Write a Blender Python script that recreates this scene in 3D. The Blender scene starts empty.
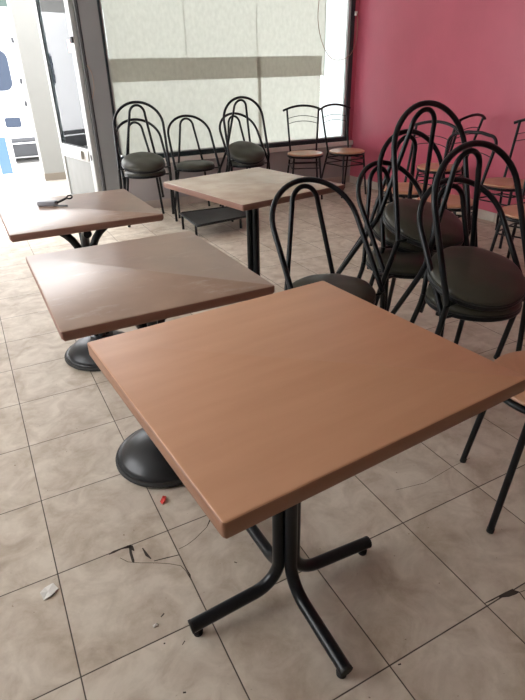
import bpy, bmesh, math, random
from mathutils import Vector, Matrix, Euler
random.seed(7)
scn = bpy.context.scene
COL = scn.collection
PI = math.pi
TILE = 0.33963

# ------------------------------------------------------------------ helpers
def tag(o, label=None, cat=None, group=None, kind=None):
    if label: o['label'] = label
    if cat: o['category'] = cat
    if group: o['group'] = group
    if kind: o['kind'] = kind
    return o

def empty(name, loc=(0, 0, 0), rz=0.0):
    o = bpy.data.objects.new(name, None)
    o.empty_display_size = 0.1
    COL.objects.link(o)
    o.location = loc
    o.rotation_euler = (0, 0, rz)
    return o

def obj(name, bm, mat, parent=None, smooth=True, angle=40):
    me = bpy.data.meshes.new(name)
    bmesh.ops.recalc_face_normals(bm, faces=bm.faces)
    bm.to_mesh(me)
    bm.free()
    me.materials.append(mat)
    if smooth:
        me.shade_smooth()
        try:
            me.set_sharp_from_angle(angle=math.radians(angle))
        except Exception:
            pass
    o = bpy.data.objects.new(name, me)
    COL.objects.link(o)
    if parent:
        o.parent = parent
    return o

def struct(name, bm, mat, smooth=False):
    o = obj(name, bm, mat, None, smooth)
    o['kind'] = 'structure'
    return o

def box(bm, x0, x1, y0, y1, z0, z1, bev=0.0, seg=2, mtx=None):
    vs = [bm.verts.new((x, y, z)) for x in (x0, x1) for y in (y0, y1) for z in (z0, z1)]
    idx = [(0, 1, 3, 2), (4, 6, 7, 5), (0, 4, 5, 1), (2, 3, 7, 6), (0, 2, 6, 4), (1, 5, 7, 3)]
    fs = [bm.faces.new([vs[i] for i in f]) for f in idx]
    if bev > 0:
        es = list({e for f in fs for e in f.edges})
        r = bmesh.ops.bevel(bm, geom=es, offset=bev, segments=seg, affect='EDGES', profile=0.5)
        vs = list({v for v in r['verts']} | {v for v in vs if v.is_valid})
    if mtx is not None:
        bmesh.ops.transform(bm, matrix=mtx, verts=vs)
    return bm

def B(*a, **k):
    return box(bmesh.new(), *a, **k)

def catmull(P, n=6, closed=False):
    P = [Vector(p) for p in P]
    out = []
    N = len(P)
    rng = range(N) if closed else range(N - 1)
    for i in rng:
        p0 = P[(i - 1) % N] if (closed or i > 0) else P[0] * 2 - P[1]
        p1 = P[i]
        p2 = P[(i + 1) % N]
        p3 = P[(i + 2) % N] if (closed or i + 2 < N) else P[-1] * 2 - P[-2]
        for k in range(n):
            t = k / n
            out.append(0.5 * ((2 * p1) + (p2 - p0) * t + (2 * p0 - 5 * p1 + 4 * p2 - p3) * t * t + (3 * p1 - p0 - 3 * p2 + p3) * t ** 3))
    if not closed:
        out.append(P[-1])
    return out

def tube(bm, P, r, seg=12, closed=False, caps=True):
    P = [Vector(p) for p in P]
    n = len(P)
    T = []
    for i in range(n):
        if closed:
            t = P[(i + 1) % n] - P[(i - 1) % n]
        else:
            t = P[min(i + 1, n - 1)] - P[max(i - 1, 0)]
        T.append(t.normalized())
    up = Vector((0, 0, 1)) if abs(T[0].z) < 0.9 else Vector((1, 0, 0))
    N = (up - T[0] * up.dot(T[0])).normalized()
    rings = []
    for i in range(n):
        if i:
            N = (N - T[i] * N.dot(T[i]))
            N.normalize()
        Bn = T[i].cross(N)
        rr = r(i / (n - 1)) if callable(r) else r
        rings.append([bm.verts.new(P[i] + (N * math.cos(2 * PI * k / seg) + Bn * math.sin(2 * PI * k / seg)) * rr) for k in range(seg)])
    m = n if closed else n - 1
    for i in range(m):
        a, b = rings[i], rings[(i + 1) % n]
        off = 0
        if closed and i == n - 1:
            off = min(range(seg), key=lambda s: (a[0].co - b[s].co).length)
        for k in range(seg):
            bm.faces.new((a[k], a[(k + 1) % seg], b[(k + 1 + off) % seg], b[(k + off) % seg]))
    if caps and not closed:
        bm.faces.new(rings[0][::-1])
        bm.faces.new(rings[-1])
    return bm

def lathe(bm, prof, seg=40, c=(0, 0, 0), fx=None):
    rings = []
    for (r, z) in prof:
        if r < 1e-6:
            rings.append([bm.verts.new((c[0], c[1], c[2] + z))])
        else:
            ring = []
            for k in range(seg):
                a = 2 * PI * k / seg
                x, y, zz = r * math.cos(a), r * math.sin(a), z
                if fx:
                    x, y, zz = fx(x, y, zz)
                ring.append(bm.verts.new((c[0] + x, c[1] + y, c[2] + zz)))
            rings.append(ring)
    for a, b in zip(rings[:-1], rings[1:]):
        if len(a) == 1 and len(b) == 1:
            continue
        for k in range(seg):
            k2 = (k + 1) % seg
            if len(a) == 1:
                bm.faces.new((a[0], b[k], b[k2]))
            elif len(b) == 1:
                bm.faces.new((a[k], a[k2], b[0]))
            else:
                bm.faces.new((a[k], a[k2], b[k2], b[k]))
    return bm

def copy_tree(o, parent=None):
    c = o.copy()
    COL.objects.link(c)
    if parent:
        c.parent = parent
    for ch in list(o.children):
        if ch.name in COL.objects:
            copy_tree(ch, c)
    return c

# ---------------------------------------------------------------- materials
def mat(name, col, rough=0.5, metal=0.0, spec=0.5, noise=0.0, nscale=8.0, col2=None, bump=0.0, bscale=80.0, coat=0.0, detail=4.0, stretch=None, scuff=None):
    m = bpy.data.materials.new(name)
    m.use_nodes = True
    nt = m.node_tree
    b = nt.nodes['Principled BSDF']
    b.inputs['Base Color'].default_value = (*col, 1)
    b.inputs['Roughness'].default_value = rough
    b.inputs['Metallic'].default_value = metal
    b.inputs['Specular IOR Level'].default_value = spec
    b.inputs['Coat Weight'].default_value = coat
    tc = nt.nodes.new('ShaderNodeTexCoord')
    mp = nt.nodes.new('ShaderNodeMapping')
    nt.links.new(tc.outputs['Object'], mp.inputs['Vector'])
    if stretch: mp.inputs['Scale'].default_value = stretch
    if noise > 0:
        n = nt.nodes.new('ShaderNodeTexNoise')
        n.inputs['Scale'].default_value = nscale
        n.inputs['Detail'].default_value = detail
        nt.links.new(mp.outputs[0], n.inputs['Vector'])
        r = nt.nodes.new('ShaderNodeValToRGB')
        r.color_ramp.elements[0].position = 0.32
        r.color_ramp.elements[1].position = 0.68
        c2 = col2 or tuple(c * (1 - noise) for c in col)
        r.color_ramp.elements[0].color = (*c2, 1)
        r.color_ramp.elements[1].color = (*col, 1)
        nt.links.new(n.outputs['Fac'], r.inputs['Fac'])
        nt.links.new(r.outputs['Color'], b.inputs['Base Color'])
    if scuff:
        src = b.inputs['Base Color'].links[0].from_socket
        mp2 = nt.nodes.new('ShaderNodeMapping'); mp2.inputs['Scale'].default_value = (1, 2.6, 1); mp2.inputs['Rotation'].default_value = (0, 0, .5)
        nt.links.new(tc.outputs['Object'], mp2.inputs['Vector'])
        n4 = nt.nodes.new('ShaderNodeTexNoise'); n4.inputs['Scale'].default_value = 6; n4.inputs['Detail'].default_value = 9; n4.inputs['Roughness'].default_value = .75
        nt.links.new(mp2.outputs[0], n4.inputs['Vector'])
        r4 = nt.nodes.new('ShaderNodeMapRange'); r4.inputs[1].default_value = .56; r4.inputs[2].default_value = .72; r4.inputs[4].default_value = .55
        nt.links.new(n4.outputs['Fac'], r4.inputs[0])
        m4 = nt.nodes.new('ShaderNodeMix'); m4.data_type = 'RGBA'
        nt.links.new(r4.outputs[0], m4.inputs[0]); nt.links.new(src, m4.inputs[6]); m4.inputs[7].default_value = (*scuff, 1)
        nt.links.new(m4.outputs[2], b.inputs['Base Color'])
    if bump > 0:
        n2 = nt.nodes.new('ShaderNodeTexNoise')
        n2.inputs['Scale'].default_value = bscale
        n2.inputs['Detail'].default_value = 3
        nt.links.new(mp.outputs[0], n2.inputs['Vector'])
        bp = nt.nodes.new('ShaderNodeBump')
        bp.inputs['Strength'].default_value = bump
        bp.inputs['Distance'].default_value = 0.003
        nt.links.new(n2.outputs['Fac'], bp.inputs['Height'])
        nt.links.new(bp.outputs['Normal'], b.inputs['Normal'])
    return m

def tile_material(name, c_a, c_b, grout, offset=(0, 0)):
    m = bpy.data.materials.new(name)
    m.use_nodes = True
    nt = m.node_tree
    L = nt.links.new
    b = nt.nodes['Principled BSDF']
    tc = nt.nodes.new('ShaderNodeTexCoord')
    sx = nt.nodes.new('ShaderNodeSeparateXYZ')
    L(tc.outputs['Object'], sx.inputs[0])
    def math_(op, a, bb=None):
        n = nt.nodes.new('ShaderNodeMath'); n.operation = op
        for i, v in enumerate((a, bb)):
            if v is None: continue
            if isinstance(v, (int, float)): n.inputs[i].default_value = v
            else: L(v, n.inputs[i])
        return n.outputs[0]
    ds, cells = [], []
    for ax in (0, 1):
        u = math_('DIVIDE', sx.outputs[ax], TILE)
        f = math_('FRACT', u)
        d = math_('MINIMUM', f, math_('SUBTRACT', 1.0, f))
        ds.append(math_('MULTIPLY', d, TILE))
        cells.append(math_('FLOOR', u))
    d = math_('MINIMUM', ds[0], ds[1])
    # per tile random offset of the marbling
    cb = nt.nodes.new('ShaderNodeCombineXYZ')
    L(cells[0], cb.inputs[0]); L(cells[1], cb.inputs[1])
    wn = nt.nodes.new('ShaderNodeTexWhiteNoise'); wn.noise_dimensions = '3D'
    L(cb.outputs[0], wn.inputs['Vector'])
    vm = nt.nodes.new('ShaderNodeVectorMath'); vm.operation = 'MULTIPLY_ADD'
    L(wn.outputs['Color'], vm.inputs[0]); vm.inputs[1].default_value = (9, 9, 9)
    L(tc.outputs['Object'], vm.inputs[2])
    n1 = nt.nodes.new('ShaderNodeTexNoise'); n1.inputs['Scale'].default_value = 9; n1.inputs['Detail'].default_value = 7
    n1.inputs['Distortion'].default_value = 0.9; n1.inputs['Roughness'].default_value = 0.58
    L(vm.outputs[0], n1.inputs['Vector'])
    r = nt.nodes.new('ShaderNodeValToRGB')
    e = r.color_ramp.elements
    e[0].position = 0.33; e[0].color = (*c_b, 1)
    e[1].position = 0.62; e[1].color = (*c_a, 1)
    L(n1.outputs['Fac'], r.inputs['Fac'])
    # grime
    n2 = nt.nodes.new('ShaderNodeTexNoise'); n2.inputs['Scale'].default_value = 4.5; n2.inputs['Detail'].default_value = 8
    n2.inputs['Roughness'].default_value = 0.7
    L(tc.outputs['Object'], n2.inputs['Vector'])
    r2 = nt.nodes.new('ShaderNodeValToRGB')
    r2.color_ramp.elements[0].position = 0.30; r2.color_ramp.elements[0].color = (0.74, 0.70, 0.64, 1)
    r2.color_ramp.elements[1].position = 0.55; r2.color_ramp.elements[1].color = (1, 1, 1, 1)
    L(n2.outputs['Fac'], r2.inputs['Fac'])
    # small dark specks
    n3 = nt.nodes.new('ShaderNodeTexNoise'); n3.inputs['Scale'].default_value = 60; n3.inputs['Detail'].default_value = 2
    L(tc.outputs['Object'], n3.inputs['Vector'])
    r3 = nt.nodes.new('ShaderNodeValToRGB')
    r3.color_ramp.elements[0].position = 0.22; r3.color_ramp.elements[0].color = (0.45, 0.40, 0.36, 1)
    r3.color_ramp.elements[1].position = 0.27; r3.color_ramp.elements[1].color = (1, 1, 1, 1)
    L(n3.outputs['Fac'], r3.inputs['Fac'])
    def mul(a, c):
        x = nt.nodes.new('ShaderNodeMix'); x.data_type = 'RGBA'; x.blend_type = 'MULTIPLY'; x.inputs[0].default_value = 1
        L(a, x.inputs[6]); L(c, x.inputs[7]); return x.outputs[2]
    colr = mul(mul(r.outputs[0], r2.outputs[0]), r3.outputs[0])
    g = nt.nodes.new('ShaderNodeMapRange'); g.inputs[1].default_value = 0.0008; g.inputs[2].default_value = 0.0023
    L(d, g.inputs[0])
    mx = nt.nodes.new('ShaderNodeMix'); mx.data_type = 'RGBA'
    L(g.outputs[0], mx.inputs[0]); mx.inputs[6].default_value = (*grout, 1); L(colr, mx.inputs[7])
    L(mx.outputs[2], b.inputs['Base Color'])
    rr = nt.nodes.new('ShaderNodeMapRange'); rr.inputs[3].default_value = 0.50; rr.inputs[4].default_value = 0.72; b.inputs['Specular IOR Level'].default_value = 0.38
    L(n2.outputs['Fac'], rr.inputs[0]); L(rr.outputs[0], b.inputs['Roughness'])
    bp = nt.nodes.new('ShaderNodeBump'); bp.inputs['Strength'].default_value = 0.5; bp.inputs['Distance'].default_value = 0.002
    L(g.outputs[0], bp.inputs['Height']); L(bp.outputs[0], b.inputs['Normal'])
    return m

M = {}
M['floor'] = tile_material('floor_tile', (0.635, 0.562, 0.468), (0.475, 0.395, 0.315), (0.050, 0.036, 0.026))
M['porch'] = tile_material('porch_tile', (0.27, 0.245, 0.21), (0.23, 0.205, 0.175), (0.12, 0.10, 0.08))
M['black'] = mat('black_painted_steel', (0.004, 0.005, 0.007), 0.30, 0.0, 0.30, bump=0.08, bscale=150)
M['blackworn'] = mat('black_base_enamel', (0.008, 0.009, 0.011), 0.36, 0.0, 0.4, bump=0.1, bscale=40)
M['rubber'] = mat('black_rubber', (0.014, 0.013, 0.012), 0.75)
M['vinyl'] = mat('olive_grey_vinyl', (0.047, 0.045, 0.031), 0.42, 0, 0.45, noise=0.25, nscale=5, bump=0.25, bscale=25)
M['piping'] = mat('dark_vinyl_piping', (0.02, 0.021, 0.02), 0.5)
M['beech'] = mat('beech_laminate', (0.62, 0.330, 0.190), 0.46, 0, 0.45, noise=0.12, nscale=3.2, col2=(0.57, 0.295, 0.165), stretch=(1, 7, 1), detail=6)
M['beechedge'] = mat('beech_edge_band', (0.30, 0.145, 0.085), 0.45, 0, 0.4, noise=0.1, nscale=6, stretch=(1, 1, 6))
M['brown'] = mat('worn_brown_laminate', (0.43, 0.285, 0.205), 0.30, 0, 0.5, noise=0.15, nscale=6, col2=(0.34, 0.225, 0.165), detail=8, scuff=(0.58, 0.50, 0.44))
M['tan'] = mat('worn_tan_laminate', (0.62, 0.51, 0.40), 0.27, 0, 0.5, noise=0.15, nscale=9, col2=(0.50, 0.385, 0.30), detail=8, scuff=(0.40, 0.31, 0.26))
M['brownedge'] = mat('reddish_edge_band', (0.27, 0.140, 0.105), 0.45, 0, 0.4)
M['seatwood'] = mat('orange_wood_seat', (0.56, 0.30, 0.17), 0.33, 0, 0.5, noise=0.15, nscale=4, stretch=(1, 5, 1))
M['pink'] = mat('pink_wall_paint', (0.51, 0.105, 0.155), 0.36, 0, 0.4, noise=0.08, nscale=3, bump=0.35, bscale=55)
M['beigewall'] = mat('mauve_beige_wall_paint', (0.40, 0.365, 0.36), 0.7, 0, 0.3, noise=0.06, nscale=3)
M['pillar'] = mat('grey_pillar_paint', (0.26, 0.262, 0.265), 0.7, 0, 0.3, noise=0.06, nscale=3)
M['white'] = mat('white_wall_paint', (0.66, 0.64, 0.60), 0.8, 0, 0.3, noise=0.04, nscale=2)
M['ceiling'] = mat('ceiling_paint', (0.70, 0.69, 0.66), 0.9)
M['outerwall'] = mat('cream_column_render', (0.235, 0.235, 0.22), 0.9, noise=0.05, nscale=4)
M['basetile'] = mat('beige_base_tile', (0.50, 0.42, 0.36), 0.5, noise=0.15, nscale=9)
M['frame'] = mat('dark_window_frame', (0.018, 0.030, 0.034), 0.4)
M['sill'] = mat('pale_sill_board', (0.78, 0.72, 0.68), 0.55, noise=0.1, nscale=8)
M['doorwhite'] = mat('white_door_aluminium', (0.40, 0.405, 0.395), 0.4)
M['doorpanel'] = mat('pale_door_panel', (0.19, 0.19, 0.18), 0.5, noise=0.1, nscale=14, stretch=(1, 1, .3))
M['jamb'] = mat('dark_grey_door_jamb', (0.10, 0.097, 0.10), 0.5)
M['darkline'] = mat('black_gasket', (0.015, 0.016, 0.018), 0.6)
M['steel'] = mat('brushed_steel', (0.42, 0.40, 0.37), 0.4, 0.6)
M['vanwhite'] = mat('white_van_paint', (0.85, 0.86, 0.88), 0.3)
M['vanglass'] = mat('blue_grey_glass', (0.045, 0.058, 0.085), 0.3, 0, 0.3)
M['bumper'] = mat('grey_bumper_plastic', (0.035, 0.037, 0.042), 0.5, noise=0.2, nscale=5)
M['asphalt'] = mat('pale_paving', (0.62, 0.61, 0.59), 0.9, noise=0.05, nscale=3)
M['green'] = mat('dark_green_awning_cloth', (0.012, 0.028, 0.022), 0.8)
M['blue'] = mat('light_blue_plastic', (0.07, 0.14, 0.30), 0.5)
M['grey'] = mat('grey_street_wall', (0.30, 0.30, 0.29), 0.8)
M['fob'] = mat('grey_plastic_fob', (0.22, 0.22, 0.24), 0.35)
M['wire'] = mat('brown_wire', (0.32, 0.20, 0.14), 0.5)
M['paperbit'] = mat('white_paper_scrap', (0.75, 0.73, 0.68), 0.8)
M['redbit'] = mat('red_foil_scrap', (0.55, 0.04, 0.03), 0.4)
M['crack'] = mat('exposed_mortar_dark', (0.05, 0.037, 0.028), 0.9)
M['sticker'] = mat('pale_red_sticker', (0.70, 0.35, 0.30), 0.6)
M['rack'] = mat('charcoal_rack_board', (0.030, 0.028, 0.028), 0.6, noise=0.2, nscale=20)

def paper_mat(name='translucent_window_paper', ca=(0.465, 0.44, 0.39), cb=(0.53, 0.505, 0.45), k=0.30):
    m = bpy.data.materials.new(name); m.use_nodes = True
    nt = m.node_tree; L = nt.links.new
    nt.nodes.remove(nt.nodes['Principled BSDF'])
    out = nt.nodes['Material Output']
    tc = nt.nodes.new('ShaderNodeTexCoord')
    mp = nt.nodes.new('ShaderNodeMapping'); mp.inputs['Scale'].default_value = (1, 1, 0.6)
    L(tc.outputs['Object'], mp.inputs[0])
    n = nt.nodes.new('ShaderNodeTexNoise'); n.inputs['Scale'].default_value = 30; n.inputs['Detail'].default_value = 6
    L(mp.outputs[0], n.inputs['Vector'])
    r = nt.nodes.new('ShaderNodeValToRGB')
    r.color_ramp.elements[0].position = .3; r.color_ramp.elements[0].color = (*ca, 1)
    r.color_ramp.elements[1].position = .7; r.color_ramp.elements[1].color = (*cb, 1)
    L(n.outputs['Fac'], r.inputs[0])
    t = nt.nodes.new('ShaderNodeBsdfTranslucent'); d = nt.nodes.new('ShaderNodeBsdfDiffuse')
    L(r.outputs[0], t.inputs['Color']); L(r.outputs[0], d.inputs['Color'])
    mx = nt.nodes.new('ShaderNodeMixShader'); mx.inputs[0].default_value = k
    L(t.outputs[0], mx.inputs[1]); L(d.outputs[0], mx.inputs[2]); L(mx.outputs[0], out.inputs[0])
    return m
M['paper'] = paper_mat()
M['film'] = paper_mat('white_dimming_film', (0.70, 0.74, 0.74), (0.72, 0.76, 0.76), 0.12)  # translucent sheet added over clear glass to cut the outside brightness

def glass_mat(name, refl, tint, lo=0.0, rough=0.02):
    m = bpy.data.materials.new(name); m.use_nodes = True
    nt = m.node_tree; L = nt.links.new
    nt.nodes.remove(nt.nodes['Principled BSDF'])
    out = nt.nodes['Material Output']
    t = nt.nodes.new('ShaderNodeBsdfTransparent'); t.inputs['Color'].default_value = (*tint, 1)
    g = nt.nodes.new('ShaderNodeBsdfGlossy'); g.inputs['Roughness'].default_value = rough
    f = nt.nodes.new('ShaderNodeFresnel'); f.inputs['IOR'].default_value = 1.5
    a = nt.nodes.new('ShaderNodeMath'); a.operation = 'ADD'; a.use_clamp = True
    L(f.outputs[0], a.inputs[0]); a.inputs[1].default_value = refl
    mx = nt.nodes.new('ShaderNodeMixShader')
    L(a.outputs[0], mx.inputs[0]); L(t.outputs[0], mx.inputs[1]); L(g.outputs[0], mx.inputs[2]); L(mx.outputs[0], out.inputs[0])
    return m
M['glass'] = glass_mat('clear_window_glass', 0.0, (0.9, 0.94, 0.93))
M['doorglass'] = glass_mat('door_glass', 0.05, (0.90, 0.95, 0.96))

# ------------------------------------------------------------------ setting
H = 2.8
WY, PX = 4.59, 4.17           # window wall plane, pink wall plane
BX, BY = -2.4, -3.4           # unseen left and back walls
DX = 1.19                     # right side of the doorway
DL = -0.45                    # left side of the doorway
struct('floor', B(BX - .1, PX + .1, BY - .1, WY + .16, -.12, 0), M['floor'])
struct('porch_floor', B(-1.6, 2.6, WY + .16, 6.87, -.12, 0), M['porch'])
struct('threshold_step', B(-1.6, 2.6, 6.87, 7.15, -.14, -0.012, bev=.006), M['white'])
struct('street_ground', B(-14, 18, 7.15, 30, -.22, -.14), M['asphalt'])
struct('ceiling', B(BX - .1, PX + .1, BY - .1, WY + .16, H, H + .1), M['ceiling'])
struct('wall_right', B(PX, PX + .14, BY - .1, WY + .16, 0, H), M['pink'])
struct('wall_back', B(BX - .14, PX, BY - .14, BY, 0, H), M['white'])
# left wall with an unseen opening added to let daylight in
bm = bmesh.new()
box(bm, BX - .14, BX, BY, .3, 0, H); box(bm, BX - .14, BX, 3.2, WY + .16, 0, H)
box(bm, BX - .14, BX, .3, 3.2, 0, .45); box(bm, BX - .14, BX, .3, 3.2, 2.35, H)
struct('wall_left', bm, M['white'])
# window wall: dado, lintel, strip beside the corner
bm = bmesh.new()
box(bm, 1.36, PX, WY, WY + .16, 0, .46)
box(bm, 1.36, PX, WY, WY + .16, 2.45, H)
struct('wall_front', bm, M['beigewall'])
struct('trim_6', B(4.11, PX, WY, WY + .16, .488, 2.45), M['pink'])
bm = bmesh.new()
box(bm, BX, DL, WY, WY + .16, 0, H); box(bm, DL, DX, WY, WY + .16, 2.35, H)
struct('wall_entrance', bm, M['white'])
struct('trim_1', B(DX, 1.36, WY - .01, WY + .16, 0, H, bev=.004), M['pillar'])       # grey pillar
struct('trim_2', B(DX - .024, DX - .004, WY + .0, WY + .12, 0, 2.35, bev=.003), M['jamb'])
struct('trim_3', B(DX - .005, DX + .003, WY - .014, WY + .01, 0, 2.35), M['darkline'])
# baseboards: tile strips
def tilestrip(bm, a, b, axis, p0, p1):
    k = a
    while k < b:
        e = min(k + TILE - .003, b)
        if axis == 'x': box(bm, k, e, p0, p1, 0, .082, bev=.002, seg=1)
        else: box(bm, p0, p1, k, e, 0, .082, bev=.002, seg=1)
        k += TILE
    return bm
struct('baseboard_front', tilestrip(bmesh.new(), 1.36, PX - .01, 'x', WY - .010, WY), M['basetile'])
struct('baseboard_right', tilestrip(bmesh.new(), BY, WY - .011, 'y', PX - .010, PX), M['basetile'])
struct('window_sill', B(1.36, PX - .001, WY - .030, WY + .12, .440, .487, bev=.004), M['sill'])
# window: dark frame and glass
bm = bmesh.new()
x0, x1, z0, z1 = 1.36, 4.115, .487, 2.45
box(bm, x0, x0 + .022, WY - .01, WY + .06, z0, z1, bev=.003)
box(bm, x1 - .055, x1 - .005, WY - .01, WY + .06, z0, z1, bev=.003)
box(bm, x0 + .02, x1 - .05, WY - .01, WY + .06, z0, z0 + .045, bev=.003)
box(bm, x0 + .02, x1 - .05, WY - .01, WY + .06, z1 - .06, z1, bev=.003)
struct('window_frame', bm, M['frame'])
struct('window_1', B(x0 + .022, x1 - .055, WY + .03, WY + .036, z0 + .06, z1 - .06), M['glass'])
bm = bmesh.new()
box(bm, x0 + .0225, x0 + .04, WY + .0, WY + .028, z0 + .06, z1 - .06)
box(bm, x1 - .085, x1 - .056, WY + .0, WY + .028, z0 + .06, z1 - .06)
box(bm, x0 + .04, x1 - .085, WY + .004, WY + .028, z0 + .0455, z0 + .056)
struct('trim_4', bm, M['doorwhite'])
# frame bars in the daylight opening added to the unseen left wall
bm = bmesh.new()
for y in (.3, 1.7, 3.14): box(bm, BX - .1, BX - .04, y, y + .06, .45, 2.35)
box(bm, BX - .1, BX - .04, .3, 3.2, .45, .51); box(bm, BX - .1, BX - .04, .3, 3.2, 2.29, 2.35)
struct('added_opening_frame', bm, M['frame'])
# porch column
bm = B(.90, 1.27, 6.85, 7.13, 0, 3.0, bev=.004)
struct('trim_5', bm, M['outerwall'])
bm = B(.893, 1.277, 6.84, 6.849, 0, .09, bev=.002)
struct('baseboard_porch', bm, mat('porch_base_tile', (0.17, 0.145, 0.115), 0.6))

# paper sheets over the window
def sheet(label, x0, x1, z0, z1, y, lean=0.0, m=None, name='window_paper'):
    bm = bmesh.new()
    nx, nz = 10, 12
    t = .0006
    for side in (0, 1):
        g = []
        for i in range(nx + 1):
            row = []
            for j in range(nz + 1):
                u, v = i / nx, j / nz
                x = x0 + (x1 - x0) * u + lean * (v - .5) * (1 if u > .5 else -0.0)
                z = z0 + (z1 - z0) * v
                yy = y + .0012 * math.sin(u * 9 + v * 5 + x0 * 7) + (t if side else 0)
                row.append(bm.verts.new((x, yy, z)))
            g.append(row)
        for i in range(nx):
            for j in range(nz):
                bm.faces.new((g[i][j], g[i + 1][j], g[i + 1][j + 1], g[i][j + 1]))
        break
    o = obj(name, bm, m or M['paper'])
    tag(o, label, 'paper', 'paper sheets covering the window')
    return o
zt = 2.385
sheet('upper left translucent paper sheet on window, above the left stacked chairs', 1.405, 2.159, 1.185, zt, WY + .012)
sheet('upper middle translucent paper sheet covering the window', 2.152, 2.925, 1.185, zt, WY + .015)
sheet('upper right translucent paper sheet on window, beside the bare glass strip', 2.917, 3.750, 1.185, zt, WY + .012)
sheet('lower left translucent paper sheet behind the left stacked chairs', 1.405, 2.1465, .536, 1.378, WY + .020)
sheet('lower middle translucent paper sheet behind the single padded chair', 2.146, 2.965, .536, 1.378, WY + .023)
sheet('lower right translucent paper sheet behind the leftmost wooden-seat chair', 2.925, 3.712, .536, 1.378, WY + .020)

o = sheet('white film added to dim the clear window glass strip next to the pink wall', 3.735, 4.029, .54, zt, WY + .027, m=M['film'], name='dimming_film')  # added sheet, tones down the overbright clear strip behind the wire
del o['group']; o['category'] = 'film'

# hanging wire beside the window
wp = [(3.585, 4.50, 2.45), (3.588, 4.50, 2.1), (3.587, 4.50, 1.871), (3.582, 4.5, 1.698), (3.639, 4.5, 1.502), (3.748, 4.5, 1.362), (3.88, 4.5, 1.332), (4.01, 4.5, 1.379), (4.085, 4.51, 1.50), (4.11, 4.53, 1.66), (4.11, 4.55, 1.77)]
o = obj('hanging_wire', tube(bmesh.new(), catmull(wp, 6), .0036, 8), M['wire'])
tag(o, 'thin brown wire hanging in a long loop over the window corner', 'wire')
wp = [(3.87, 4.572, 2.4), (3.871, 4.572, 1.878), (3.889, 4.572, 1.612), (3.93, 4.572, 1.25), (3.965, 4.572, .95), (3.97, 4.572, .6)]
o = obj('hanging_wire', tube(bmesh.new(), catmull(wp, 5), .0016, 6), M['wire'])
tag(o, 'thin straight wire running down the bare strip of window glass', 'wire')
bx_ = obj('wire_clip', B(4.098, 4.122, 4.555, 4.580, 1.75, 1.79, bev=.003), M['sill'])
bx_.parent = bpy.data.objects['hanging_wire']

# ------------------------------------------------------------- door leaf
dn = empty('glass_door', (1.142, 4.620, 0.012), math.atan2(.80, -.162))
tag(dn, 'open white framed glass door with pale lower panel beside grey pillar', 'door')
W_, T_, HD = .82, .045, 2.12
def fr(x0, x1, z0, z1): return B(x0, x1, -T_ / 2, T_ / 2, z0, z1, bev=.003)
for n, a in (('stile', (0, .085, 0, HD)), ('stile', (W_ - .05, W_, 0, HD)),
             ('rail', (.085, W_ - .05, 0, .07)), ('rail', (.085, W_ - .05, .475, .60)), ('rail', (.085, W_ - .05, HD - .09, HD))):
    obj(n, fr(*a), M['doorwhite'], dn)
obj('lower_panel', B(.085, W_ - .05, -.008, .008, .07, .475), M['doorpanel'], dn)
gl = obj('glass_pane', B(.085, W_ - .05, -.003, .003, .60, HD - .09), M['doorglass'], dn)
bm = bmesh.new()
for s in (-1, 1):
    y = s * .006
    for (a, b_, c, d) in ((.085, .093, .60, HD - .09), (W_ - .06, W_ - .05, .60, HD - .09), (.085, W_ - .05, .60, .609)):
        box(bm, a, b_, min(y, y + s * .012), max(y, y + s * .012), c, d)
obj('gasket', bm, M['darkline'], dn)
# camera side of the leaf is local +y
hp = obj('handle_plate', B(.085, .235, T_ / 2, T_ / 2 + .012, .49, .585, bev=.006), M['steel'], dn)
obj('pull_grip', B(.19, .25, T_ / 2 + .012, T_ / 2 + .04, .50, .578, bev=.008), M['steel'], hp)
k = obj('keyhole_cover', lathe(bmesh.new(), [(0, 0), (.013, 0), (.013, .006), (0, .008)], 16), M['jamb'], dn)
k.rotation_euler = (-PI / 2, 0, 0); k.location = (.035, T_ / 2, .53); k.scale = (1, 2.2, 1)
lk = obj('door_latch', B(.0, .05, T_ / 2, T_ / 2 + .02, 1.49, 1.54, bev=.008), M['darkline'], dn)
st = obj('sticker', B(.10, .20, .0032, .0042, 1.42, 1.52), M['sticker'], gl); st['label'] = 'pale red square sticker on the glass'
# small loop of cord on pillar
cp = [(DX + .0, WY - .018, 1.33), (DX + .03, WY - .022, 1.27), (DX + .035, WY - .022, 1.17), (DX + .02, WY - .02, 1.10), (DX + .0, WY - .018, 1.06)]
o = obj('door_cord', tube(bmesh.new(), catmull(cp, 6), .0022, 6), M['wire'])
tag(o, 'short thin cord bowed against the edge of the grey pillar', 'cord')

# --------------------------------------------------------------- outdoors
van = empty('parked_van', (0, 9.5, -.14))
tag(van, 'white van parked outside beyond the open doorway', 'van')
obj('body', B(-4.2, 3.4, 0, 1.9, .08, 2.30, bev=.14, seg=4), M['vanwhite'], van)
def rrect(x0, x1, z0, z1, r, y0, y1):
    bm = bmesh.new(); pts = []
    for (cx, cz, a0) in ((x1 - r, z1 - r, 0), (x0 + r, z1 - r, 90), (x0 + r, z0 + r, 180), (x1 - r, z0 + r, 270)):
        for k in range(7):
            a = math.radians(a0 + 15 * k); pts.append((cx + r * math.cos(a), cz + r * math.sin(a)))
    f = [bm.verts.new((x, y0, z)) for x, z in pts]; g = [bm.verts.new((x, y1, z)) for x, z in pts]
    bm.faces.new(f); bm.faces.new(g[::-1])
    for i in range(len(f)): bm.faces.new((f[i], g[i], g[(i + 1) % len(f)], f[(i + 1) % len(f)]))
    return bm
for x0, x1 in ((-1.6, -.45), (-.2, .985)):
    obj('side_window', rrect(x0, x1, 1.14, 1.72, .13, -.012, .02), M['vanglass'], van)
obj('vent_panel', rrect(.74, .985, .59, .74, .03, -.01, .02), M['vanglass'], van)
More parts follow.
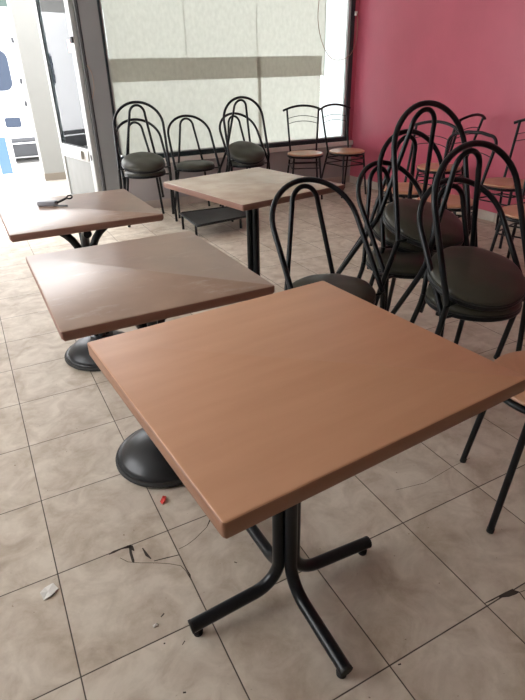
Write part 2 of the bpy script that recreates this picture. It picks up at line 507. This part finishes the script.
obj('side_skirt', B(-2.7, 1.36, -.05, .3, .12, .42, bev=.05, seg=3), M['bumper'], van)
obj('skirt_trim', B(-2.6, 1.30, -.065, -.045, .33, .35, bev=.006), M['vanwhite'], van)
for z in (.95, 1.28, 1.86):
    obj('hinge', B(1.10, 1.14, -.03, .02, z - .05, z + .03, bev=.008), M['bumper'], van)
for sx, sy in ((-3.4, .05), (2.85, .05), (-3.4, 1.8), (2.85, 1.8)):
    w = obj('wheel', lathe(bmesh.new(), [(0, -.1), (.16, -.1), (.18, -.11), (.31, -.1), (.33, -.07), (.33, .07), (.31, .1), (0, .1)], 32), M['rubber'], van)
    w.rotation_euler = (PI / 2, 0, 0); w.location = (sx, sy, .33)
aw = empty('green_awning', (0, 15.2, 0))
tag(aw, 'dark green awning far behind the white van', 'awning')
bm = bmesh.new()
for i in range(30):
    x = -4 + i * .2
    box(bm, x, x + .19, -.9 + .02 * (i % 2), -.86 + .02 * (i % 2), 2.0, 2.38)
obj('valance', bm, M['green'], aw)
bm = bmesh.new(); vs = [bm.verts.new(p) for p in ((-4, -.88, 2.38), (2, -.88, 2.38), (2, .3, 3.0), (-4, .3, 3.0), (-4, -.88, 2.35), (2, -.88, 2.35), (2, .3, 2.96), (-4, .3, 2.96))]
for f in ((0, 1, 2, 3), (7, 6, 5, 4), (0, 4, 5, 1), (1, 5, 6, 2), (2, 6, 7, 3), (3, 7, 4, 0)): bm.faces.new([vs[i] for i in f])
obj('canopy', bm, M['green'], aw, smooth=False)
for x in (-3.9, 1.9): obj('post', B(x - .03, x + .03, -.85, -.79, -.14, 2.36), M['jamb'], aw)
sh = empty('shop_building', (0, 15.9, 0)); tag(sh, 'pale shop building behind the green awning across the street', 'building')
obj('wall', B(-7, 6, 0, 1.5, -.14, 4.2), M['grey'], sh)
obj('shutter', B(-2.5, 1.2, -.03, 0, -.14, 2.2), M['asphalt'], sh)
bn = empty('street_barrier', (.60, 8.35, -.14)); tag(bn, 'blue and white upright barrier board outside the doorway', 'barrier')
obj('blue_panel', B(-.14, .015, 0, .03, .04, .56, bev=.006), M['blue'], bn)
obj('white_panel', B(.015, .09, .002, .028, .03, .56, bev=.006), M['vanwhite'], bn)
obj('foot', B(-.2, .2, -.12, .15, 0, .04, bev=.01), M['vanwhite'], bn)

# ------------------------------------------------------------------ tables
def table(x, y, rz, a, b, th, label, base, mtop, medge, leg_rz, bo=(0, 0), dr=.19, flare=True):
    t = empty('cafe_table', (x, y, 0), rz)
    tag(t, label, 'table', 'square cafe tables')
    h = .75
    # laminate top with chamfered lower edge
    bm = bmesh.new(); c = .010; e = .004
    levels = [(-c, h - th), (0, h - th + c), (0, h - e), (-e * .3, h - e * .3), (-e, h)]
    rings = []
    def rr(d):
        pts = []; r = .008
        for (sx, sy, a0) in ((1, 1, 0), (-1, 1, 90), (-1, -1, 180), (1, -1, 270)):
            cx, cy = sx * (a / 2 - r), sy * (b / 2 - r)
            for k in range(5):
                an = math.radians(a0 + 22.5 * k); pts.append((cx + (r + d) * math.cos(an) if r + d > 0 else cx, cy + (r + d) * math.sin(an) if r + d > 0 else cy))
        return pts
    for d, z in levels: rings.append([bm.verts.new((px, py, z)) for px, py in rr(d)])
    for p, q in zip(rings[:-1], rings[1:]):
        for i in range(len(p)): bm.faces.new((p[i], p[(i + 1) % len(p)], q[(i + 1) % len(p)], q[i]))
    bm.faces.new(rings[0][::-1]); top = bm.faces.new(rings[-1])
    to = obj('tabletop', bm, mtop, t, angle=50)
    to.data.materials.append(medge)
    for f in to.data.polygons:
        if f.center.z < h - e * .5: f.material_index = 1
    piv = empty_dummy = None
    r0 = .0175
    off = leg_rz - rz
    for k in range(4):
        an = off + k * PI / 2
        u = Vector((math.cos(an), math.sin(an), 0)); vz = Vector((0, 0, 1))
        def P(r, z): return u * r + vz * z + Vector((bo[0], bo[1], 0))
        ztop = h - th - .004
        pts = [P(.25, ztop - .018), P(.225, ztop - .020)]
        # upper bend
        R = .18
        for i in range(9):
            q = i / 8 * PI / 2
            pts.append(P(.023 + R - R * math.sin(q), ztop - .026 - R + R * math.cos(q)))
        if not flare: pts = [P(.023, ztop)]
        pts.append(P(.023, .45))
        if base == 'cross':
            z0 = .050; R = .085
            for i in range(10):
                q = i / 9 * math.radians(82)
                pts.append(P(.023 + R - R * math.cos(q), z0 + R * 1.0 - R * math.sin(q)))
            pts.append(P(.284, .036))
            # radial end
        else:
            pts.append(P(.023, .10))
        lg = obj('leg', tube(bmesh.new(), pts, r0, 14), M['black'], t)
        if base == 'cross':
            bm = lathe(bmesh.new(), [(0, 0), (.013, 0), (.014, .010), (.010, .012), (.008, .020), (0, .024)], 16, c=tuple(P(.268, 0)))
            obj('foot_glide', bm, M['rubber'], lg)
            bm = tube(bmesh.new(), [P(.281, .0363), P(.287, .0357)], .0179, 14)
            obj('end_cap', bm, M['rubber'], lg)
    obj('mounting_plate', B(-.07, .07, -.05, .05, h - th - .006, h - th, bev=.001), M['black'], t)
    if base == 'dome':
        prof = [(0, .002), (.185, .002), (.196, .004), (.202, .012), (.203, .024), (.199, .031), (.188, .034), (.184, .038), (.172, .052), (.150, .068),
                (.120, .083), (.090, .093), (.064, .099), (.058, .101), (.057, .114), (.050, .118), (0, .118)]
        bs = obj('dome_base', lathe(bmesh.new(), [(q * dr / .203 if q > .06 else q, z) for q, z in prof], 64, c=(bo[0], bo[1], 0)), M['blackworn'], t)
        ring = [(bo[0] + dr * math.cos(2 * PI * i / 64), bo[1] + dr * math.sin(2 * PI * i / 64), .016) for i in range(64)]
        obj('rubber_rim', tube(bmesh.new(), ring, .010, 10, closed=True), M['rubber'], bs)
    return t
R_ = math.radians
T1 = table(.5740, -.0300, R_(4.4), .7000, .6660, .040, 'nearest square table, orange beech top on black four-arm cross base', 'cross', M['beech'], M['beechedge'], R_(0), (-.010, 0))
T2 = table(.4526, .6979, R_(.35), .6006, .676, .030, 'middle square table with brown top, between the nearest table and the far left one', 'dome', M['brown'], M['brownedge'], R_(-5), (.012, 0), .184)
T3 = table(.4353, 1.6532, R_(.36), .6220, .630, .030, 'far left square table with worn brown top and key fob lying on it', 'dome', M['brown'], M['brownedge'], R_(-5), (.012, -.015), .19)
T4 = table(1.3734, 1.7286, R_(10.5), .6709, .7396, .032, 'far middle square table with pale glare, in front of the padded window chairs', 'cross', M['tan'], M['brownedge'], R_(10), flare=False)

# key fob on the far left table
kf = empty('key_fob', (.335, 1.775, .7505), R_(-28)); tag(kf, 'small grey key fob with black key lying on far left table', 'key')
obj('fob_body', B(-.045, .045, -.02, .02, .0, .022, bev=.007, seg=3), M['fob'], kf)
obj('clip', tube(bmesh.new(), catmull([(.03, -.02, .006), (.065, -.026, .005), (.10, -.03, .005)], 5), .0045, 8), M['jamb'], kf)
kb = obj('key_blade', tube(bmesh.new(), catmull([(.04, .0, .012), (.062, .010, .020), (.085, .022, .030)], 5), .005, 8), M['darkline'], kf)
rg = [(.096 + .012 * math.cos(a), .028 + .012 * math.sin(a) * .6, .032 + .006 * math.sin(a)) for a in [2 * PI * i / 16 for i in range(16)]]
obj('key_ring', tube(bmesh.new(), rg, .0035, 8, closed=True), M['darkline'], kf)

# ----------------------------------------------- padded bistro chair
S = dict(wf=.226, yf=-.106, ws=.2155, ys=-.080, wa=.208, z1=.723, zt=.885, yt=.226, wr=.185, yr=.242, wi=.13, yi=.148, zb=.427, wia=.065, z2=.788)
TR = .0115
def make_bistro():
    t = empty('padded_chair')
    zz = .44
    def oy(z): return S['ys'] + (S['yt'] - S['ys']) * (z - zz) / (S['zt'] - zz)
    pts = []
    for s in (1,):
        for k in range(8):
            v = k / 8; z = zz + (S['z1'] - zz) * v
            w = S['ws'] + (S['wa'] - S['ws']) * v
            pts.append((w, oy(z), z))
        for k in range(13):
            q = k / 12 * PI / 2; z = S['z1'] + (S['zt'] - S['z1']) * math.sin(q)
            pts.append((S['wa'] * math.cos(q), oy(z), z))
    full = pts + [(-x, y, z) for x, y, z in pts[-2::-1]]
    obj('back_hoop', tube(bmesh.new(), full, TR), M['black'], t)
    zi = S['zt'] - .024
    def iy(z): return S['yi'] + (S['yt'] - S['yi']) * (z - S['zb']) / (S['zt'] - S['zb'])
    pts = []
    for k in range(8):
        v = k / 8; z = S['zb'] + (S['z2'] - S['zb']) * v
        pts.append((S['wi'] + (S['wia'] - S['wi']) * v, iy(z), z))
    for k in range(11):
        q = k / 10 * PI / 2; z = S['z2'] + (zi - S['z2']) * math.sin(q)
        pts.append((S['wia'] * math.cos(q), iy(z), z))
    full = pts + [(-x, y, z) for x, y, z in pts[-2::-1]]
    obj('inner_hoop', tube(bmesh.new(), full, TR * .92), M['black'], t)
    for s in (1, -1):
        lg = obj('leg', tube(bmesh.new(), [(s * S['ws'], S['ys'], zz), (s * (S['ws'] * .5 + S['wf'] * .5), S['ys'] * .5 + S['yf'] * .5, .23), (s * S['wf'], S['yf'], .008)], TR), M['black'], t)
        obj('rubber_foot', tube(bmesh.new(), [(s * S['wf'], S['yf'], 0), (s * S['wf'], S['yf'], .016)], TR + .0008), M['rubber'], lg)
    for s in (1, -1):
        pp = [Vector((s * S['wi'], S['yi'], S['zb'] + .01)), Vector((s * (S['wi'] + .004), S['yi'] + .004, S['zb'] - .03)), Vector((s * (S['wi'] + .05), S['yi'] + .085, .10 + .10)), Vector((s * S['wr'], S['yr'], .008))]
        lg = obj('leg', tube(bmesh.new(), [pp[0], pp[1]] + [pp[1].lerp(pp[3], k / 6) for k in range(1, 7)], TR), M['black'], t)
        obj('rubber_foot', tube(bmesh.new(), [(s * S['wr'], S['yr'], 0), (s * S['wr'], S['yr'], .016)], TR + .0008), M['rubber'], lg)
    ring = [(.178 * math.cos(a), .178 * math.sin(a), .437) for a in [2 * PI * i / 48 for i in range(48)]]
    sr = obj('seat_ring', tube(bmesh.new(), ring, .010, 10, closed=True), M['black'], t)
    bm = bmesh.new()
    for s in (1, -1):
        tube(bm, [(s * .168, -.080, .437), (s * .216, -.080, .437)], .006, 8)
    tube(bm, [(-.165, .085, .430), (.165, .085, .430)], .007, 8)
    obj('bracket', bm, M['black'], sr)
    # cushion: board below, padded dome above
    def fx(x, y, z):
        r = math.hypot(x, y)
        return x, y, z + (.0025 * math.sin(x * 40 + 1) * math.cos(y * 33) if z > .47 else 0)
    prof = [(0, .432), (.158, .432), (.169, .437), (.179, .446), (.185, .457), (.184, .466), (.176, .476), (.160, .484), (.134, .491), (.10, .496), (.05, .498), (0, .498)]
    cu = obj('seat_cushion', lathe(bmesh.new(), prof, 56, fx=fx), M['vinyl'], t, angle=60)
    ring = [(.1835 * math.cos(a), .1835 * math.sin(a), .450) for a in [2 * PI * i / 56 for i in range(56)]]
    obj('piping', tube(bmesh.new(), ring, .0045, 8, closed=True), M['piping'], cu)
    return t

def pose(o, x, y, z, yaw, pit, rol=0.0):
    # pitch about the seat centre at height .46: back end rises
    Mz = Matrix.Rotation(yaw, 4, 'Z') @ Matrix.Rotation(rol, 4, 'Y') @ Matrix.Rotation(pit, 4, 'X')
    Mx = Matrix.Translation((x, y, z + .46)) @ Mz @ Matrix.Translation((0, 0, -.46))
    o.rotation_euler = Mx.to_euler(); o.location = Mx.to_translation()
proto = make_bistro()
GB = 'black hoop-back chairs with olive grey round cushions'
bist = [
 ((1.276, .816, 0, .028, 0, 0), 'single black hoop-back padded chair standing directly behind the nearest table'),
 ((1.979, 4.136, 0, -.099, 0, 0), 'single black hoop-back padded chair by the window, between the two padded chair stacks'),
 ((1.824, .980, 0, .135, 0, 0), 'bottom padded chair of the three-high stack near the pink wall, leftmost hoop'),
 ((1.945, 1.110, .085, .014, .26, .09), 'middle padded chair of the three-high stack near the pink wall'),
 ((1.778, .835, .225, .034, .31, .05), 'topmost padded chair of the three-high stack, the tallest hoop against the pink wall'),
 ((1.752, .489, 0, -.092, 0, 0), 'lower padded chair of the two-high stack at right, nearest to camera'),
 ((1.698, .446, .117, -.010, .279, -.069), 'upper padded chair of the two-high stack at right, large cushion in full view'),
 ((1.463, 4.084, 0, -.078, 0, 0), 'lower padded chair of the window stack beside the grey pillar'),
 ((1.404, 3.891, .117, -.191, .253, .016), 'upper padded chair of the window stack beside the grey pillar'),
 ((2.495, 4.067, 0, .087, 0, 0), 'lower padded chair of the window stack left of the wooden-seat chairs'),
 ((2.464, 4.002, .101, .025, .392, -.037), 'upper padded chair of the window stack left of the wooden-seat chairs'),
]
for i, (ps, lab) in enumerate(bist):
    o = proto if i == 0 else copy_tree(proto)
    pose(o, *ps); tag(o, lab, 'chair', GB)

# --------------------------------------------- wooden seat chair
def make_wood(style='rail'):
    t = empty('wooden_seat_chair')
    rz, ry, rw, rb, pw, sw, sy = .862, .255, .215, .045, .172, .142, .150
    def curve(w, y, z, bow, back=.03, n=17):
        return [(w * u, y + back * (1 - u * u), z + bow * (1 - u * u)) for u in [-1 + 2 * i / (n - 1) for i in range(n)]]
    if style != 'hoop':
        tr = obj('top_rail', tube(bmesh.new(), curve(rw, ry - .008, rz, rb), .0115), M['black'], t)
        for s in (1, -1):
            obj('back_post', tube(bmesh.new(), [(s * pw, ry, rz + rb * (1 - (pw / rw) ** 2) - .004), (s * (pw * .5 + sw * .5), (ry + sy) / 2, .65), (s * sw, sy, .44)], .0105), M['black'], t)
    else:
        pts = [(sw, sy, .44)] + [(sw + (pw - sw) * k / 6, sy + (ry - sy) * k / 6, .44 + .36 * k / 6) for k in range(1, 7)]
        for k in range(1, 9):
            q = k / 8 * PI / 2
            pts.append((pw - .06 + .06 * math.cos(q) - (0), ry + .02 * math.sin(q), .80 + .06 * math.sin(q)))
        pts.append((pw * .3, ry + .03, .872))
        full = pts + [(-x, y, z) for x, y, z in pts[::-1]]
        obj('back_hoop', tube(bmesh.new(), full, .011), M['black'], t)
    for z, w in ((.790, .166), (.738, .163)):
        f = (z - .44) / (.86 - .44)
        yy = sy + (ry - sy) * f
        obj('back_wire', tube(bmesh.new(), curve(sw + (pw - sw) * f, yy, z - .008, .026), .0032, 6), M['black'], t)
    prof = [(0, .446), (.178, .446), (.188, .450), (.192, .456), (.190, .462), (.180, .466), (.12, .465), (.06, .463), (0, .462)]
    st_ = obj('seat', lathe(bmesh.new(), prof, 56), M['seatwood'], t)
    ring = [(.186 * math.cos(a), .186 * math.sin(a), .436) for a in [2 * PI * i / 48 for i in range(48)]]
    obj('seat_ring', tube(bmesh.new(), ring, .0105, 10, closed=True), M['black'], t)
    feet = [(.135, -.118, .168, -.165, .436), (-.135, -.118, -.168, -.165, .436), (sw, sy, .188, .245, .45), (-sw, sy, -.188, .245, .45)]
    for (a, b, c, d, zt_) in feet:
        lg = obj('leg', tube(bmesh.new(), [Vector((a, b, zt_)).lerp(Vector((c, d, .008)), k / 6) for k in range(7)], .0105), M['black'], t)
        obj('rubber_foot', tube(bmesh.new(), [(c, d, 0), (c + (a - c) * .035, d + (b - d) * .035, .016)], .0113), M['rubber'], lg)
    for z in ((.385, .325) if style != 'plain' else ()):
        f = (.44 - z) / .44
        c = [(a + (cc - a) * f, b + (dd - b) * f) for (a, b, cc, dd, _) in feet]
        # rounded stretcher loop bowing inwards between legs
        P = []
        order = [0, 2, 3, 1]
        for i in range(4):
            p, q = Vector((*c[order[i]], z)), Vector((*c[order[(i + 1) % 4]], z))
            m = (p + q) / 2; m = Vector((m.x * 1.02, m.y * 1.02, z))
            P += [p, m]
        obj('stretcher', tube(bmesh.new(), catmull(P, 5, closed=True), .0058, 8, closed=True), M['black'], t)
    return t
GW = 'black chairs with round orange wood seats'
wproto = make_wood()
wch = [
 ((3.270, 4.20, 0, -.42, 0), 'left of the two wooden-seat chairs standing by the window corner'),
 ((3.733, 4.085, 0, .05, 0), 'right of the two wooden-seat chairs by the window, beside the pink wall corner'),
 ((3.820, 2.797, 0, -2.945, 0), 'wooden-seat chair close to the pink wall, turned to face the window, back rail sloping up'),
 ((2.960, 2.250, 0, -1.40, 0), 'wooden-seat chair seen through the hoops of the three-high stack'),
 ((3.743, 1.986, 0, -1.523, 0), 'wooden-seat chair by the pink wall at right edge, far behind the two-high stack'),
 ((3.120, 1.270, 0, -1.30, 0), 'wooden-seat chair at right edge, just behind the two-high padded stack'),
]
for i, (ps, lab) in enumerate(wch):
    o = wproto if i == 0 else copy_tree(wproto)
    pose(o, *ps); tag(o, lab, 'chair', GW)
pl_ = make_wood('plain')
pose(pl_, 1.464, -.106, 0, math.atan2(.535, -.844) + PI / 2, 0); pl_.name = 'wooden_seat_chair'
tag(pl_, 'wooden-seat chair at right edge pushed up to the nearest table', 'chair', GW)
hp_ = make_wood('hoop')
pose(hp_, 2.903, 1.795, 0, -1.28, 0); hp_.name = 'wooden_seat_chair'
tag(hp_, 'wooden-seat chair with shiny rounded-corner back hoop, before the pink wall', 'chair', GW)

# ------------------------------------------------- low rack under far table
rk = empty('low_rack', (1.9, 3.55, 0)); tag(rk, 'low dark flat rack on short legs beneath the far middle table', 'rack')
def L_(p): return Vector((p[0] - 1.9, p[1] - 3.55, p[2]))
bm = bmesh.new()
crn = [(1.64, 3.74), (1.616, 3.254), (2.17, 3.321), (2.30, 3.70)]
lo = [bm.verts.new(L_((x, y, .115))) for x, y in crn]; hi = [bm.verts.new(L_((x, y, .130))) for x, y in crn]
bm.faces.new(lo[::-1]); bm.faces.new(hi)
for i in range(4): bm.faces.new((lo[i], lo[(i + 1) % 4], hi[(i + 1) % 4], hi[i]))
obj('shelf_board', bm, M['rack'], rk, smooth=False)
for x, y in ((1.635, 3.66), (1.66, 3.40), (2.13, 3.66), (2.10, 3.42)):
    obj('leg', tube(bmesh.new(), [L_((x, y, 0)), L_((x, y, .12))], .011), M['black'], rk)
rim = [L_((x, y, .130)) for x, y in crn]
obj('rim', tube(bmesh.new(), [p for i in range(4) for p in (rim[i].lerp(rim[(i + 1) % 4], .04), rim[i].lerp(rim[(i + 1) % 4], .96))], .008, 8, closed=True), M['black'], rk)

# ----------------------------------------------------- scraps and cracks
def ribbon(bm, P, w, z=.0006):
    P = [Vector((*p, 0)) for p in P]; n = len(P); a, b = [], []
    for i in range(n):
        t = (P[min(i + 1, n - 1)] - P[max(i - 1, 0)]).normalized(); s = Vector((-t.y, t.x, 0))
        ww = w[i] if isinstance(w, (list, tuple)) else w
        a.append(bm.verts.new(P[i] + s * ww / 2 + Vector((0, 0, z)))); b.append(bm.verts.new(P[i] - s * ww / 2 + Vector((0, 0, z))))
    for i in range(n - 1): bm.faces.new((a[i], a[i + 1], b[i + 1], b[i]))
    return bm
CR = [([(0.186, 0.341), (0.215, 0.334), (0.211, 0.31), (0.209, 0.277), (0.209, 0.269)], [0.004, 0.01, 0.008, 0.008, 0.003]), ([(0.248, 0.311), (0.252, 0.278), (0.259, 0.258)], [0.003, 0.009, 0.003]), ([(0.264, 0.246), (0.3, 0.239), (0.338, 0.231)], [0.003, 0.004, 0.003]), ([(0.486, 0.34), (0.477, 0.315), (0.456, 0.292), (0.404, 0.265), (0.374, 0.255), (0.346, 0.252)], [0.006, 0.005, 0.002, 0.002, 0.002, 0.002]), ([(0.177, 0.307), (0.194, 0.281), (0.225, 0.26), (0.265, 0.238), (0.303, 0.213), (0.33, 0.19), (0.336, 0.166), (0.338, 0.137)], 0.0018), ([(1.017, -0.331), (1.046, -0.333), (1.095, -0.335), (1.125, -0.337)], [0.002, 0.004, 0.003, 0.002]), ([(1.069, -0.337), (1.095, -0.342), (1.119, -0.345), (1.132, -0.352)], [0.003, 0.014, 0.016, 0.003]), ([(1.12, -0.338), (1.125, -0.35), (1.136, -0.354), (1.15, -0.356)], [0.003, 0.003, 0.002, 0.002]), ([(1.132, -0.352), (1.125, -0.376)], 0.003), ([(1.099, 0.127), (1.211, 0.105), (1.356, 0.12), (1.452, 0.124)], 0.0016)]
CR += [([(0.15, 0.337), (0.166, 0.339), (0.188, 0.34), (0.22, 0.34)], [0.004, 0.009, 0.005, 0.003]), ([(0.208, 0.342), (0.218, 0.332), (0.222, 0.313)], [0.004, 0.014, 0.004]), ([(0.224, 0.059), (0.235, 0.065)], [0.003, 0.004]), ([(0.206, -0.016), (0.21, -0.018)], [0.004, 0.004]), ([(0.207, -0.155), (0.214, -0.158)], [0.004, 0.004]), ([(0.699, -0.348), (0.707, -0.35)], [0.003, 0.004]), ([(0.247, -0.043), (0.257, -0.036)], [0.002, 0.003]), ([(0.475, 0.126), (0.481, 0.119)], [0.003, 0.003]), ([(0.34, 0.176), (0.342, 0.147), (0.338, 0.13)], [0.002, 0.003, 0.002])]
fl = bpy.data.objects['floor']
bm = bmesh.new()
for P, w in CR: ribbon(bm, P, w)
o = obj('floor_crack', bm, M['crack'], fl, smooth=False)

def scrap(name, label, cat, x, y, rz, pts, m, sc=1.3):
    bm = bmesh.new()
    vs = [bm.verts.new(p) for p in pts]
    n = len(vs); c = bm.verts.new((sum(p[0] for p in pts) / n, sum(p[1] for p in pts) / n, .006))
    b0 = [bm.verts.new((p[0] * .96, p[1] * .96, .0008)) for p in pts]
    for i in range(n):
        bm.faces.new((vs[i], vs[(i + 1) % n], c)); bm.faces.new((vs[i], b0[i], b0[(i + 1) % n], vs[(i + 1) % n]))
    bm.faces.new(b0)
    o = obj(name, bm, m, None, smooth=False); o.location = (x, y, .0002); o.rotation_euler = (0, 0, rz); o.scale = (sc, sc, 1); tag(o, label, cat)
scrap('paper_scrap', 'small crumpled white paper scrap on floor tile at lower left', 'scrap', -0.0320, 0.2880, .3, [(-.018, -.012, .002), (-.004, -.016, .007), (.018, -.008, .003), (.016, .012, .006), (-.002, .016, .003), (-.016, .008, .008)], M['paperbit'])
scrap('foil_scrap', 'tiny red foil scrap on floor in front of the middle table base', 'scrap', 0.3690, 0.4730, .9, [(-.014, -.004, .004), (.0, -.007, .009), (.016, -.003, .003), (.014, .005, .007), (-.006, .006, .003)], M['redbit'])
scrap('paper_scrap', 'tiny white chip of paper on floor near the cross base arm', 'scrap', 0.2020, 0.0420, .2, [(-.005, -.003, .002), (.005, -.003, .003), (.005, .003, .002), (-.004, .003, .003)], M['paperbit'])

# ------------------------------------------------------------------- light
w = bpy.data.worlds.new('sky'); scn.world = w; w.use_nodes = True
bg = w.node_tree.nodes['Background']
bg.inputs['Color'].default_value = (0.98, 0.985, 1.0, 1)
bg.inputs['Strength'].default_value = 5.0

# ------------------------------------------------------------------ camera
cam = bpy.data.cameras.new('camera'); co = bpy.data.objects.new('camera', cam); COL.objects.link(co)
f_px = 528.3763
cam.sensor_fit = 'HORIZONTAL'; cam.sensor_width = 36.0; cam.lens = f_px / 525 * 36.0
cam.clip_start = .02
pi_, ro, ya = R_(28.4658), R_(-1.16904), R_(27.46055)
Fv = Vector((math.sin(ya) * math.cos(pi_), math.cos(ya) * math.cos(pi_), -math.sin(pi_)))
Rv = Vector((math.cos(ya), -math.sin(ya), 0)); Uv = Rv.cross(Fv)
R2 = Rv * math.cos(ro) + Uv * math.sin(ro); U2 = -Rv * math.sin(ro) + Uv * math.cos(ro)
co.matrix_world = Matrix(((R2.x, U2.x, -Fv.x, .05833), (R2.y, U2.y, -Fv.y, -.88846), (R2.z, U2.z, -Fv.z, 1.31444), (0, 0, 0, 1)))
scn.camera = co
scn.view_settings.view_transform = 'Standard'; scn.view_settings.look = 'None'
scn.view_settings.gamma = 1; scn.view_settings.use_curve_mapping = False
scn.view_settings.exposure = 0.8
